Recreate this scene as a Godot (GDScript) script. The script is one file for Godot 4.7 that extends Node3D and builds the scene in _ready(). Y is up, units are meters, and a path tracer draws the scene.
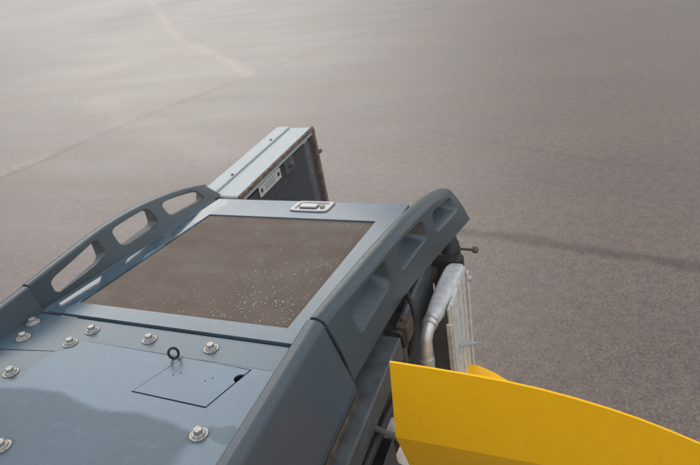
extends Node3D

const H := 3.6            # camera height above the tarmac
const SL := 0.12692       # slope of the hood towards the rear
const MID := -1.3145      # centre line of the machine
const BASE := Vector3(-1.3145, 0.0, -0.9)

var M := {}
var machine: Node3D
var rng := RandomNumberGenerator.new()

# ---------------------------------------------------------------- helpers
func tag(o: Node, label: String, category := "", group := "", kind := "") -> void:
	if label != "": o.set_meta("label", label)
	if category != "": o.set_meta("category", category)
	if group != "": o.set_meta("group", group)
	if kind != "": o.set_meta("kind", kind)

func mb() -> SurfaceTool:
	var st := SurfaceTool.new()
	st.begin(Mesh.PRIMITIVE_TRIANGLES)
	st.set_smooth_group(-1)
	return st

func mesh_of(st: SurfaceTool) -> ArrayMesh:
	st.generate_normals()
	return st.commit()

func part(called: String, mesh: Mesh, mat: Material, parent: Node3D = null, at := Vector3.ZERO) -> MeshInstance3D:
	var o := MeshInstance3D.new()
	o.name = called
	o.mesh = mesh
	o.material_override = mat
	if parent == null: parent = machine
	parent.add_child(o, true)
	o.position = at - (BASE if parent == machine else Vector3.ZERO)
	return o

func build(st: SurfaceTool, called: String, mat: Material, parent: Node3D = null) -> MeshInstance3D:
	return part(called, mesh_of(st), mat, parent)

func tri(st: SurfaceTool, a: Vector3, b: Vector3, c: Vector3) -> void:
	for p: Vector3 in [a, b, c]:
		st.set_uv(huv(p))
		st.add_vertex(p)

func huv(p: Vector3) -> Vector2:      # plan position on the hood
	return Vector2((p.x + 2.1) / 1.6, (p.z + 2.5) / 2.5)

func quad(st: SurfaceTool, a: Vector3, b: Vector3, c: Vector3, d: Vector3) -> void:
	tri(st, a, b, c)
	tri(st, a, c, d)

func hull8(st: SurfaceTool, b: Array, t: Array) -> void:    # bottom ring, top ring (4 each, counter-clockwise from above)
	var n := b.size()
	for i in n:
		var j := (i + 1) % n
		quad(st, b[i], t[i], t[j], b[j])
	for i in range(1, n - 1):
		tri(st, t[0], t[i + 1], t[i])
		tri(st, b[0], b[i], b[i + 1])

# box with chamfered edges
func box(st: SurfaceTool, lo: Vector3, hi: Vector3, c := 0.004, xf := Transform3D.IDENTITY) -> void:
	c = minf(c, minf(hi.x - lo.x, minf(hi.y - lo.y, hi.z - lo.z)) * 0.45)
	var rings := []
	for lv in [[lo.y, c], [lo.y + c, 0.0], [hi.y - c, 0.0], [hi.y, c]]:
		var y: float = lv[0]
		var k: float = lv[1]
		var r := []
		for q in [[lo.x + k, lo.z + k + (c - k), 0], [lo.x + k + (c - k), lo.z + k, 1], [hi.x - k - (c - k), lo.z + k, 0], [hi.x - k, lo.z + k + (c - k), 1], [hi.x - k, hi.z - k - (c - k), 0], [hi.x - k - (c - k), hi.z - k, 1], [lo.x + k + (c - k), hi.z - k, 0], [lo.x + k, hi.z - k - (c - k), 1]]:
			r.append(xf * Vector3(q[0], y, q[1]))
		rings.append(r)
	for i in 3:
		for j in 8:
			var m := (j + 1) % 8
			quad(st, rings[i][j], rings[i][m], rings[i + 1][m], rings[i + 1][j])
	for j in range(1, 7):
		tri(st, rings[3][0], rings[3][j], rings[3][j + 1])
		tri(st, rings[0][0], rings[0][j + 1], rings[0][j])

func tube(st: SurfaceTool, pts: Array, r, seg := 10, closed := false) -> void:
	var n := pts.size()
	var rings := []
	var up := Vector3(0.12, 1, 0.07).normalized()
	for i in n:
		var a: Vector3 = pts[(i - 1 + n) % n] if closed else pts[maxi(i - 1, 0)]
		var b: Vector3 = pts[(i + 1) % n] if closed else pts[mini(i + 1, n - 1)]
		var d := (b - a).normalized()
		if absf(d.dot(up)) > 0.98: up = Vector3(1, 0.1, 0.2).normalized()
		var s := d.cross(up).normalized()
		var u := s.cross(d).normalized()
		up = u
		var rad: float = r[i] if r is Array else r
		var ring := []
		for k in seg:
			var t := TAU * k / seg
			ring.append(pts[i] + (s * cos(t) + u * sin(t)) * rad)
		rings.append(ring)
	st.set_smooth_group(1)
	for i in (n if closed else n - 1):
		var j := (i + 1) % n
		for k in seg:
			var m := (k + 1) % seg
			quad(st, rings[i][k], rings[i][m], rings[j][m], rings[j][k])
	st.set_smooth_group(-1)
	if not closed:
		for k in range(1, seg - 1):
			tri(st, rings[0][0], rings[0][k + 1], rings[0][k])
			tri(st, rings[n - 1][0], rings[n - 1][k], rings[n - 1][k + 1])

func spline(pts: Array, per := 6) -> Array:
	var out := []
	for i in pts.size() - 1:
		var p0: Vector3 = pts[maxi(i - 1, 0)]
		var p3: Vector3 = pts[mini(i + 2, pts.size() - 1)]
		for k in per:
			out.append((pts[i] as Vector3).cubic_interpolate(pts[i + 1], p0, p3, float(k) / per))
	out.append(pts[-1])
	return out

func lathe(st: SurfaceTool, prof: Array, seg := 16, xf := Transform3D.IDENTITY, smooth := true) -> void:   # prof: [radius, y]
	st.set_smooth_group(2 if smooth else -1)
	for i in prof.size() - 1:
		for k in seg:
			var a := TAU * k / seg
			var b := TAU * (k + 1) / seg
			var p := func(q, t): return xf * Vector3(q[0] * cos(t), q[1], q[0] * sin(t))
			quad(st, p.call(prof[i], a), p.call(prof[i], b), p.call(prof[i + 1], b), p.call(prof[i + 1], a))
	st.set_smooth_group(-1)

# flat plate from a plan outline on the hood: top face, edge faces down to -thick
func plate(st: SurfaceTool, poly: Array, off: float, thick: float) -> void:
	var pl := PackedVector2Array(poly)
	var idx := Geometry2D.triangulate_polygon(pl)
	for i in range(0, idx.size(), 3):
		var a := pl[idx[i]]; var b := pl[idx[i + 1]]; var c := pl[idx[i + 2]]
		tri(st, W(a.x, off, a.y), W(b.x, off, b.y), W(c.x, off, c.y))
	for i in pl.size():
		var a := pl[i]; var b := pl[(i + 1) % pl.size()]
		quad(st, W(a.x, off, a.y), W(b.x, off, b.y), W(b.x, off - thick, b.y), W(a.x, off - thick, a.y))

func P(x: float, y: float, z: float) -> Vector3:      # y measured from the camera's height
	return Vector3(x, H + y, z)

func hood_y(z: float) -> float:
	return -1.0 + SL * minf(z, -0.42)

func W(x: float, off: float, z: float) -> Vector3:    # off measured from the hood plane
	return P(x, hood_y(z) + off, z)

func lerp_table(t: Array, k: float) -> float:
	if k <= t[0][0]: return t[0][1]
	for i in t.size() - 1:
		if k <= t[i + 1][0]:
			var f: float = (k - t[i][0]) / (t[i + 1][0] - t[i][0])
			return lerpf(t[i][1], t[i + 1][1], f)
	return t[-1][1]

# ---------------------------------------------------------------- textures
func noise(freq: float, seed_: int, oct := 4) -> FastNoiseLite:
	var n := FastNoiseLite.new()
	n.noise_type = FastNoiseLite.TYPE_SIMPLEX_SMOOTH
	n.frequency = freq
	n.seed = seed_
	n.fractal_octaves = oct
	return n

func tex(img: Image) -> ImageTexture:
	img.generate_mipmaps()
	return ImageTexture.create_from_image(img)

func s8(c: float) -> int:          # linear to sRGB byte
	c = clampf(c, 0.0, 1.0)
	return int(255.0 * (12.92 * c if c < 0.0031308 else 1.055 * pow(c, 1.0 / 2.4) - 0.055))

# seamless two-colour grain: lin_a .. lin_b by noise, sharpened
func grain(size: int, freq: float, seed_: int, a: Color, b: Color, sharp := 1.0, oct := 4) -> ImageTexture:
	var src := noise(freq, seed_, oct).get_seamless_image(size, size)
	src.convert(Image.FORMAT_L8)
	var d := src.get_data()
	var lut := PackedByteArray()
	for i in 256:
		var f := clampf((i / 255.0 - 0.5) * sharp + 0.5, 0, 1)
		for ch in 3: lut.append(s8(lerpf(a[ch], b[ch], f)))
	var o := PackedByteArray()
	o.resize(size * size * 3)
	for i in size * size:
		var v := d[i] * 3
		o[i * 3] = lut[v]; o[i * 3 + 1] = lut[v + 1]; o[i * 3 + 2] = lut[v + 2]
	return tex(Image.create_from_data(size, size, false, Image.FORMAT_RGB8, o))

func grey(size: int, freq: float, seed_: int, lo: float, hi: float, sharp := 1.0, oct := 4) -> ImageTexture:
	var src := noise(freq, seed_, oct).get_seamless_image(size, size)
	src.convert(Image.FORMAT_L8)
	var d := src.get_data()
	for i in d.size():
		d[i] = int(255.0 * lerpf(lo, hi, clampf((d[i] / 255.0 - 0.5) * sharp + 0.5, 0, 1)))
	return tex(Image.create_from_data(size, size, false, Image.FORMAT_L8, d))

func mat(c: Color, rough: float, metal := 0.0) -> StandardMaterial3D:    # c linear
	var m := StandardMaterial3D.new()
	m.albedo_color = c.linear_to_srgb()
	m.roughness = rough
	m.metallic = metal
	return m

func tri_mat(t: Texture2D, scale: float, rough: float, rt: Texture2D = null, metal := 0.0, bump: Texture2D = null, bs := 0.0) -> StandardMaterial3D:
	var m := StandardMaterial3D.new()
	m.albedo_texture = t
	m.uv1_triplanar = true
	m.uv1_world_triplanar = true
	m.uv1_scale = Vector3.ONE * scale
	m.roughness = rough
	m.metallic = metal
	if rt: m.roughness_texture = rt
	if bump:
		m.heightmap_enabled = true
		m.heightmap_texture = bump
		m.heightmap_scale = bs
	return m

func in_poly(p: Vector2, poly: PackedVector2Array) -> bool:
	return Geometry2D.is_point_in_polygon(p, poly)

const BOLTS := [Vector2(-1.56, -1.07), Vector2(-1.308, -1.067), Vector2(-1.064, -1.067), Vector2(-1.789, -0.98), Vector2(-1.579, -0.99), Vector2(-1.841, -1.066), Vector2(-0.871, -0.732), Vector2(-1.641, -0.811), Vector2(-1.369, -0.562)]
func dark_edge(x: float) -> float:  # outline of the pale area; the sheet turns darker past it
	return lerp_table([[-2.2, -0.70], [-1.612, -0.749], [-1.5, -0.768], [-1.391, -0.773], [-1.3, -0.76], [-1.216, -0.75], [-1.085, -0.760], [-0.997, -0.756], [-0.91, -0.74], [-0.8, -0.70]], x)

# painted sheet of the hood: blue-grey paint, paler over the middle, darker and rougher past a ragged edge
func hood_textures() -> Array:
	var n := 900
	var edge := noise(5.0, 11, 3)
	var fine := noise(40.0, 12, 3)
	var drop := noise(95.0, 13, 2)
	var big := noise(2.2, 14, 3)
	var smears := noise(3.0, 15, 4)
	var o := PackedByteArray(); o.resize(n * n * 3)
	var r := PackedByteArray(); r.resize(n * n)
	var patch := PackedVector2Array([Vector2(-0.87, -0.76), Vector2(-0.80, -0.785), Vector2(-0.765, -0.76), Vector2(-0.77, -0.725), Vector2(-0.83, -0.72)])
	var corner := PackedVector2Array([Vector2(-2.1, -1.14), Vector2(-1.60, -1.14), Vector2(-1.575, -0.94), Vector2(-1.59, -0.80), Vector2(-1.70, -0.75), Vector2(-2.1, -0.72)])
	for j in n:
		var z := -2.5 + 2.5 * (j + 0.5) / n
		for i in n:
			var x := -2.1 + 1.6 * (i + 0.5) / n
			var e := edge.get_noise_2d(x, z)
			var q := Vector2(x + 0.03 * e, z + 0.03 * edge.get_noise_2d(x + 7.0, z) + 0.002 * fine.get_noise_2d(x, z))
			var f := fine.get_noise_2d(x, z * 0.6)
			var b := big.get_noise_2d(x, z)
			var paleness := 0.80 + 0.30 * b + 0.10 * f       # 0 darkest tone of the paint, 1 palest
			var ro := 0.34 + 0.06 * b
			if z > -1.14:
				var we := smoothstep(-0.012, 0.012, z + 0.010 * e + 0.003 * f - dark_edge(x))
				we *= 1.0 - smoothstep(-0.03, 0.02, x + 0.02 * e + 0.86 + 0.15 * (z + 0.7))
				if in_poly(q, patch): we = maxf(we, 0.7)
				if z < -1.008: paleness = 0.50 + 0.15 * b + 0.12 * f
				if in_poly(q, corner):
					paleness = 0.28 + 0.15 * b + 0.08 * f
					ro = 0.30
				paleness = lerpf(paleness, 0.36 + 0.14 * b + 0.08 * f, we)
				ro = lerpf(ro, 0.52 + 0.06 * f, we)
			else:
				paleness = 0.52 + 0.30 * b + 0.14 * f
				ro = 0.22 + 0.10 * b
				if x + 0.03 * e < -1.765: paleness -= 0.30; ro = 0.09 + 0.04 * f + 0.03 * e      # rain still standing along the rail
			# dried smears where rain ran off
			var sm := smears.get_noise_2d(x * 1.6 + z * 0.4, z * 7.0)
			if z > -1.0 and sm > 0.34: paleness += 0.16 * smoothstep(0.34, 0.55, sm)
			# grime caught round the bolt washers
			for q2: Vector2 in BOLTS:
				var dd := q2.distance_to(Vector2(x, z))
				if dd < 0.045: paleness -= (0.35 + 0.3 * f) * (1.0 - smoothstep(0.026, 0.036 + 0.006 * e, dd))
			var dn := drop.get_noise_2d(x, z)
			if dn > 0.5: paleness -= 0.10 * smoothstep(0.5, 0.6, dn); ro -= 0.10 * smoothstep(0.5, 0.6, dn)
			paleness = clampf(paleness, 0.0, 1.15)
			var k := (j * n + i) * 3
			o[k] = s8(lerpf(0.033, 0.092, paleness)); o[k + 1] = s8(lerpf(0.056, 0.160, paleness)); o[k + 2] = s8(lerpf(0.074, 0.224, paleness))
			r[j * n + i] = int(255.0 * clampf(ro, 0.08, 0.9))
	return [tex(Image.create_from_data(n, n, false, Image.FORMAT_RGB8, o)), tex(Image.create_from_data(n, n, false, Image.FORMAT_L8, r))]

# tarmac: 100 m x 100 m of patches, damp streaks, a cold joint and tar-sealed cracks
const G0 := Vector2(-75, -75)
const GS := 100.0
func ground_textures() -> Array:
	var n := 1024
	var a := noise(0.06, 31, 5)
	var b := noise(0.35, 32, 4)
	var st := noise(0.5, 33, 3)
	var o := PackedByteArray(); o.resize(n * n * 3)
	var r := PackedByteArray(); r.resize(n * n)
	var pale := PackedVector2Array([Vector2(-60, -75), Vector2(-26.6, -32.3), Vector2(-19, -23.7), Vector2(-14.5, -18.6), Vector2(-11.1, -15.75), Vector2(-9.5, -14.3), Vector2(-8.3, -13.0), Vector2(-9.4, -11.2), Vector2(-10.1, -8.8), Vector2(-10.6, -7.0), Vector2(-13, -5), Vector2(-40, -12), Vector2(-80, -40)])
	for j in n:
		var z := G0.y + GS * (j + 0.5) / n
		for i in n:
			var x := G0.x + GS * (i + 0.5) / n
			var u := a.get_noise_2d(x, z)
			var v := b.get_noise_2d(x * 0.6 + z * 0.2, z * 1.2)
			var w := st.get_noise_2d(x * 0.22 + z * 0.05, z * 1.6)
			var edge := minf(minf(i, n - 1 - i), minf(j, n - 1 - j)) / 40.0
			var k := 1.0 + clampf(edge, 0, 1) * (0.13 * u + 0.10 * v + 0.04 * w)
			if in_poly(Vector2(x + 0.5 * v, z + 0.5 * w), pale): k += 0.17
			var warm := 0.05 * v - 0.04 * u
			var q := (j * n + i) * 3
			o[q] = s8(0.186 * k * (1.0 + warm)); o[q + 1] = s8(0.145 * k); o[q + 2] = s8(0.126 * k * (1.0 - warm))
			r[j * n + i] = int(255.0 * clampf(0.43 + 0.09 * u + 0.05 * w + 0.04 * v, 0.26, 0.8))
	var img := Image.create_from_data(n, n, false, Image.FORMAT_RGB8, o)
	img.resize(2048, 2048, Image.INTERPOLATE_CUBIC)
	# tar-sealed joints and cracks, and pale dried-out runs of water
	stroke(img, [Vector2(-3.2, -5.95), Vector2(-1.9, -5.86), Vector2(-1.26, -5.79), Vector2(-0.89, -5.73), Vector2(-0.44, -5.67), Vector2(-0.13, -5.58), Vector2(0.27, -5.49), Vector2(0.64, -5.45), Vector2(1.06, -5.33), Vector2(1.9, -5.18), Vector2(3.0, -5.1), Vector2(6.0, -4.6)], 0.075, -0.55, 5)
	stroke(img, [Vector2(-14, -1.5), Vector2(-11.6, -5.2), Vector2(-10.64, -6.99), Vector2(-10.36, -7.49), Vector2(-10.22, -8.07)], 0.07, -0.5, 6)
	stroke(img, [Vector2(-10.22, -8.12), Vector2(-9.95, -9.42), Vector2(-8.99, -11.65), Vector2(-8.2, -13.39), Vector2(-7.13, -15.8), Vector2(-5.74, -18.41), Vector2(-4.67, -20.98), Vector2(-2.5, -26)], 0.075, -0.34, 7)
	stroke(img, [Vector2(-3.0, -9.2), Vector2(-1.58, -8.56), Vector2(-0.36, -7.98), Vector2(0.41, -7.65), Vector2(1.3, -7.45), Vector2(4, -6.6)], 0.05, -0.10, 8)
	stroke(img, [Vector2(-26.6, -32.3), Vector2(-19, -23.7), Vector2(-14.5, -18.6), Vector2(-11.1, -15.75), Vector2(-9.5, -14.3), Vector2(-8.3, -13.0)], 0.20, 0.36, 9)
	stroke(img, [Vector2(-12.3, -11.6), Vector2(-10.4, -10.2), Vector2(-8.9, -9.5), Vector2(-7.6, -8.8), Vector2(-6.6, -8.2), Vector2(-5.8, -7.8)], 0.45, 0.24, 10)
	stroke(img, [Vector2(-11.5, -5.6), Vector2(-10.85, -7.0), Vector2(-10.6, -7.6), Vector2(-10.4, -8.2)], 0.20, 0.26, 11)
	stroke(img, [Vector2(-17, -12), Vector2(-15.5, -13.5), Vector2(-14.8, -16)], 0.5, 0.10, 12)
	return [tex(img), tex(Image.create_from_data(n, n, false, Image.FORMAT_L8, r))]

func stroke(img: Image, pts: Array, half: float, amount: float, seed_: int) -> void:
	var nz := noise(1.6, seed_, 4)
	var px := GS / 2048.0
	for k in pts.size() - 1:
		var a: Vector2 = pts[k]; var b: Vector2 = pts[k + 1]
		var m := half * 2.5 + 0.15
		var lo := (a.min(b) - Vector2(m, m) - G0) / px
		var hi := (a.max(b) + Vector2(m, m) - G0) / px
		for j in range(int(lo.y), int(hi.y) + 1):
			for i in range(int(lo.x), int(hi.x) + 1):
				if i < 0 or j < 0 or i > 2047 or j > 2047: continue
				var p := G0 + Vector2(i + 0.5, j + 0.5) * px
				var t := (p - a).dot(b - a) / (b - a).length_squared()
				if (t < 0.0 and k > 0) or t >= 1.0: continue
				var q := a.lerp(b, clampf(t, 0, 1))
				var d := p.distance_to(q) + 0.12 * minf(half * 3.0, 0.5) * nz.get_noise_2d(p.x * 0.7, p.y * 0.7)
				var w := half * (1.0 + 0.7 * nz.get_noise_2d(p.x + 40.0, p.y))
				var f := 1.0 - smoothstep(w * 0.35, w * 1.35 + px * 0.6, d)
				if f <= 0.0: continue
				var c := img.get_pixel(i, j)
				img.set_pixel(i, j, c * (1.0 + 0.45 * amount * f * (1.0 + 0.6 * nz.get_noise_2d(p.x * 3.0, p.y * 3.0))))

func aggregate(size: int) -> ImageTexture:     # stones of the tarmac, tiling
	var a := noise(0.075, 41, 3).get_seamless_image(size, size)
	var b := noise(0.018, 42, 2).get_seamless_image(size, size)
	a.convert(Image.FORMAT_L8); b.convert(Image.FORMAT_L8)
	var da := a.get_data(); var db := b.get_data()
	var o := PackedByteArray(); o.resize(size * size * 3)
	for i in size * size:
		var f := da[i] / 255.0
		var g := db[i] / 255.0
		var k := 0.85 + 0.44 * (f - 0.5) + 0.16 * (g - 0.5)
		if f > 0.72: k += 0.12 * smoothstep(0.72, 0.85, f)
		o[i * 3] = clampi(int(255 * k * 1.01), 0, 255); o[i * 3 + 1] = clampi(int(255 * k), 0, 255); o[i * 3 + 2] = clampi(int(255 * k * (1.0 - 0.05 * (g - 0.5))), 0, 255)
	return tex(Image.create_from_data(size, size, false, Image.FORMAT_RGB8, o))

# yellow gloss paint with grit, fine scratches and dried drips of dirt
func worn_yellow(n: int) -> ImageTexture:
	var src := noise(0.012, 66, 5).get_seamless_image(n, n)
	src.convert(Image.FORMAT_L8)
	var d := src.get_data()
	var img := Image.create(n, n, false, Image.FORMAT_RGB8)
	for j in n:
		for i in n:
			var f := d[j * n + i] / 255.0 - 0.5
			img.set_pixel(i, j, Color(0.965 + 0.02 * f, 0.72 + 0.025 * f, 0.0))
	var r := RandomNumberGenerator.new()
	r.seed = 5
	for k in 900:
		var p := Vector2(r.randf() * n, r.randf() * n)
		var sz := 1 if r.randf() < 0.8 else 2
		var c := Color(0.50, 0.36, 0.06).lerp(Color(0.80, 0.62, 0.20), r.randf())
		img.fill_rect(Rect2i(int(p.x), int(p.y), sz, sz), c)
	for k in 60:
		var p := Vector2(r.randf() * n, r.randf() * n)
		var dir := Vector2.from_angle(r.randf_range(-0.5, 0.5) + (PI / 2 if r.randf() < 0.4 else 0.0))
		var c := Color(0.93, 0.72, 0.22) if r.randf() < 0.5 else Color(0.72, 0.50, 0.05)
		for t in r.randi_range(8, 60):
			var q := p + dir * t
			img.set_pixel(posmod(int(q.x), n), posmod(int(q.y), n), img.get_pixel(posmod(int(q.x), n), posmod(int(q.y), n)).lerp(c, 0.5))
	return tex(img)

func make_materials() -> void:
	var h := hood_textures()
	M.hood = StandardMaterial3D.new()
	M.hood.albedo_texture = h[0]
	M.hood.roughness_texture = h[1]
	M.hood.roughness = 1.0
	var pebble := grey(256, 0.09, 61, 0.0, 1.0, 1.3, 3)
	M.rail = tri_mat(grain(512, 0.07, 51, Color(0.033, 0.051, 0.062), Color(0.052, 0.076, 0.090), 1.5, 4), 2.0, 1.0, grey(512, 0.05, 52, 0.28, 0.42, 1.2), 0.0, pebble, 0.004)
	M.shoulder = tri_mat(grain(512, 0.09, 53, Color(0.040, 0.056, 0.073), Color(0.056, 0.077, 0.098), 1.3, 4), 2.6, 1.0, grey(512, 0.06, 54, 0.32, 0.46, 1.2), 0.0, pebble, 0.003)
	M.beam = tri_mat(grain(256, 0.02, 55, Color(0.042, 0.051, 0.058), Color(0.072, 0.084, 0.093), 1.5), 2.5, 0.5)
	M.dark = tri_mat(grain(256, 0.02, 56, Color(0.060, 0.058, 0.056), Color(0.105, 0.098, 0.09), 1.5), 3.0, 0.7)
	M.soot = tri_mat(grain(256, 0.02, 57, Color(0.03, 0.024, 0.020), Color(0.10, 0.075, 0.058), 1.6), 3.0, 0.8)
	M.rubber = mat(Color(0.012, 0.012, 0.013), 0.55)
	M.gloss = mat(Color(0.010, 0.011, 0.013), 0.12)
	M.wire = tri_mat(grain(512, 0.008, 58, Color(0.235, 0.175, 0.136), Color(0.31, 0.255, 0.212), 1.4, 5), 1.3, 0.7)
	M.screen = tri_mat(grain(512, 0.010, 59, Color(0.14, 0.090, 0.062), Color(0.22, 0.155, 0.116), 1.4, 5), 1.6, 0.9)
	M.zinc = tri_mat(grain(256, 0.05, 60, Color(0.22, 0.212, 0.195), Color(0.50, 0.49, 0.46), 1.8), 9.0, 0.5, null, 0.6)
	M.alloy = tri_mat(grain(512, 0.05, 62, Color(0.30, 0.335, 0.35), Color(0.46, 0.50, 0.515), 1.0, 5), 2.2, 0.58, null, 0.15)
	M.alloy_dirty = tri_mat(grain(512, 0.012, 63, Color(0.50, 0.50, 0.475), Color(0.70, 0.70, 0.675), 1.5, 5), 3.0, 0.6, null, 0.2)
	M.rust = tri_mat(grain(256, 0.02, 64, Color(0.07, 0.045, 0.032), Color(0.20, 0.14, 0.105), 1.6), 4.0, 0.8)
	M.chrome = mat(Color(0.34, 0.345, 0.35), 0.40, 0.8)
	M.cast = tri_mat(grain(256, 0.04, 74, Color(0.46, 0.475, 0.48), Color(0.62, 0.635, 0.64), 1.5), 2.5, 0.5, null, 0.1)
	M.pipe = tri_mat(grain(256, 0.02, 65, Color(0.50, 0.51, 0.51), Color(0.68, 0.69, 0.69), 1.5), 4.0, 0.4, null, 0.6)
	M.yellow = tri_mat(worn_yellow(1024), 1.4, 1.0, grey(512, 0.02, 67, 0.40, 0.60, 1.5))
	M.yellow.metallic_specular = 0.35
	M.tank = mat(Color(0.78, 0.79, 0.78), 0.4)
	M.plate = mat(Color(0.50, 0.53, 0.50), 0.45)
	M.print = mat(Color(0.02, 0.02, 0.02), 0.6)
	M.tyre = tri_mat(grain(256, 0.02, 68, Color(0.015, 0.015, 0.015), Color(0.05, 0.047, 0.043), 1.4), 2.0, 0.85)
	M.tar = tri_mat(grain(256, 0.03, 69, Color(0.075, 0.070, 0.070), Color(0.125, 0.114, 0.110), 1.5), 1.2, 0.6)

# ---------------------------------------------------------------- setting
func make_ground() -> void:
	var g := ground_textures()
	var m := StandardMaterial3D.new()
	m.albedo_texture = g[0]
	m.roughness_texture = g[1]
	m.roughness = 1.0
	m.detail_enabled = true
	m.detail_blend_mode = BaseMaterial3D.BLEND_MODE_MUL
	m.detail_albedo = aggregate(1024)
	m.detail_uv_layer = BaseMaterial3D.DETAIL_UV_2
	var st := mb()
	var c := Vector2(-25, -25)
	var far := 900.0
	var q := []
	for s in [Vector2(-1, -1), Vector2(1, -1), Vector2(1, 1), Vector2(-1, 1)]: q.append(c + s * far)
	for i in [0, 1, 2, 0, 2, 3]:
		var p: Vector2 = q[i]
		st.set_uv((p - G0) / GS)
		st.set_uv2(p.rotated(0.4) / 2.6)
		st.set_normal(Vector3.UP)
		st.add_vertex(Vector3(p.x, 0, p.y))
	var o := MeshInstance3D.new()
	o.name = "tarmac"
	o.mesh = st.commit()
	o.material_override = m
	add_child(o, true)
	tag(o, "worn brownish grey tarmac yard with damp patches", "tarmac", "", "structure")

# ---------------------------------------------------------------- the machine
const T_XIN := [[1.1, -0.739], [1.2, -0.732], [1.4, -0.712], [1.6, -0.69], [1.8, -0.676], [2.0, -0.666], [2.2, -0.660], [2.45, -0.655]]
const T_H := [[1.1, 0.112], [1.2, 0.1215], [1.3, 0.130], [1.4, 0.138], [1.5, 0.146], [1.6, 0.1515], [1.7, 0.153], [1.8, 0.1515], [1.9, 0.1455], [2.0, 0.135], [2.1, 0.123], [2.2, 0.104], [2.3, 0.082], [2.36, 0.066], [2.42, 0.045]]
const T_XOUT := [[1.1, -0.634], [1.5, -0.633], [1.66, -0.628], [1.83, -0.611], [2.14, -0.562], [2.46, -0.519]]
const T_BOT := [[1.1, -0.130], [2.1, -0.130], [2.46, -0.136]]
const T_TOP := [[1.15, 0.052], [1.45, 0.063], [2.2, 0.066], [2.46, 0.056]]
const RAIL_Z0 := -1.150
const RAIL_Z1 := [-2.372, -2.445]      # inner and outer face

func rail_point(side: float, z: float, depth: float, v: float) -> Vector3:   # depth 0 inner face, 1 outer face
	var k := -z
	var h := lerp_table(T_H, k)
	var xi := lerp_table(T_XIN, k)
	var a := Vector2(lerpf(-0.742, xi, v), lerpf(-0.004, h - 0.012, v))
	var b := Vector2(lerpf(lerp_table(T_XOUT, k), xi + lerp_table(T_TOP, k), v) + 0.007 * sin(PI * v), lerpf(lerp_table(T_BOT, k), h - 0.030, v))
	var p := a.lerp(b, depth)
	var w := W(p.x, p.y, z)
	if side < 0: w.x = 2.0 * MID - w.x
	return w

func rail_z(t: float, depth: float) -> float:
	return lerpf(RAIL_Z0, lerpf(RAIL_Z1[0], RAIL_Z1[1], depth), t)

func hole_edge(h: Dictionary, u: float, fi: int, grow: float) -> Array:    # [z, low v, high v]
	var z: float = lerpf(h.zn[fi] + grow, h.zf[fi] - grow, u)
	var lo: float = lerpf(h.lo[fi], h.lo2[fi], u)
	var hi: float = lerpf(h.hi[fi], h.hi2[fi], u)
	var g := grow * 3.4
	var e := minf(u, 1.0 - u) / 0.13
	var c := 0.0
	if e < 1.0: c = 1.0 - sqrt(1.0 - (1.0 - e) * (1.0 - e))
	var cr := c * (hi - lo) * 0.27
	return [z, lo - g + cr, minf(hi + g, 0.985) - cr]

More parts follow.
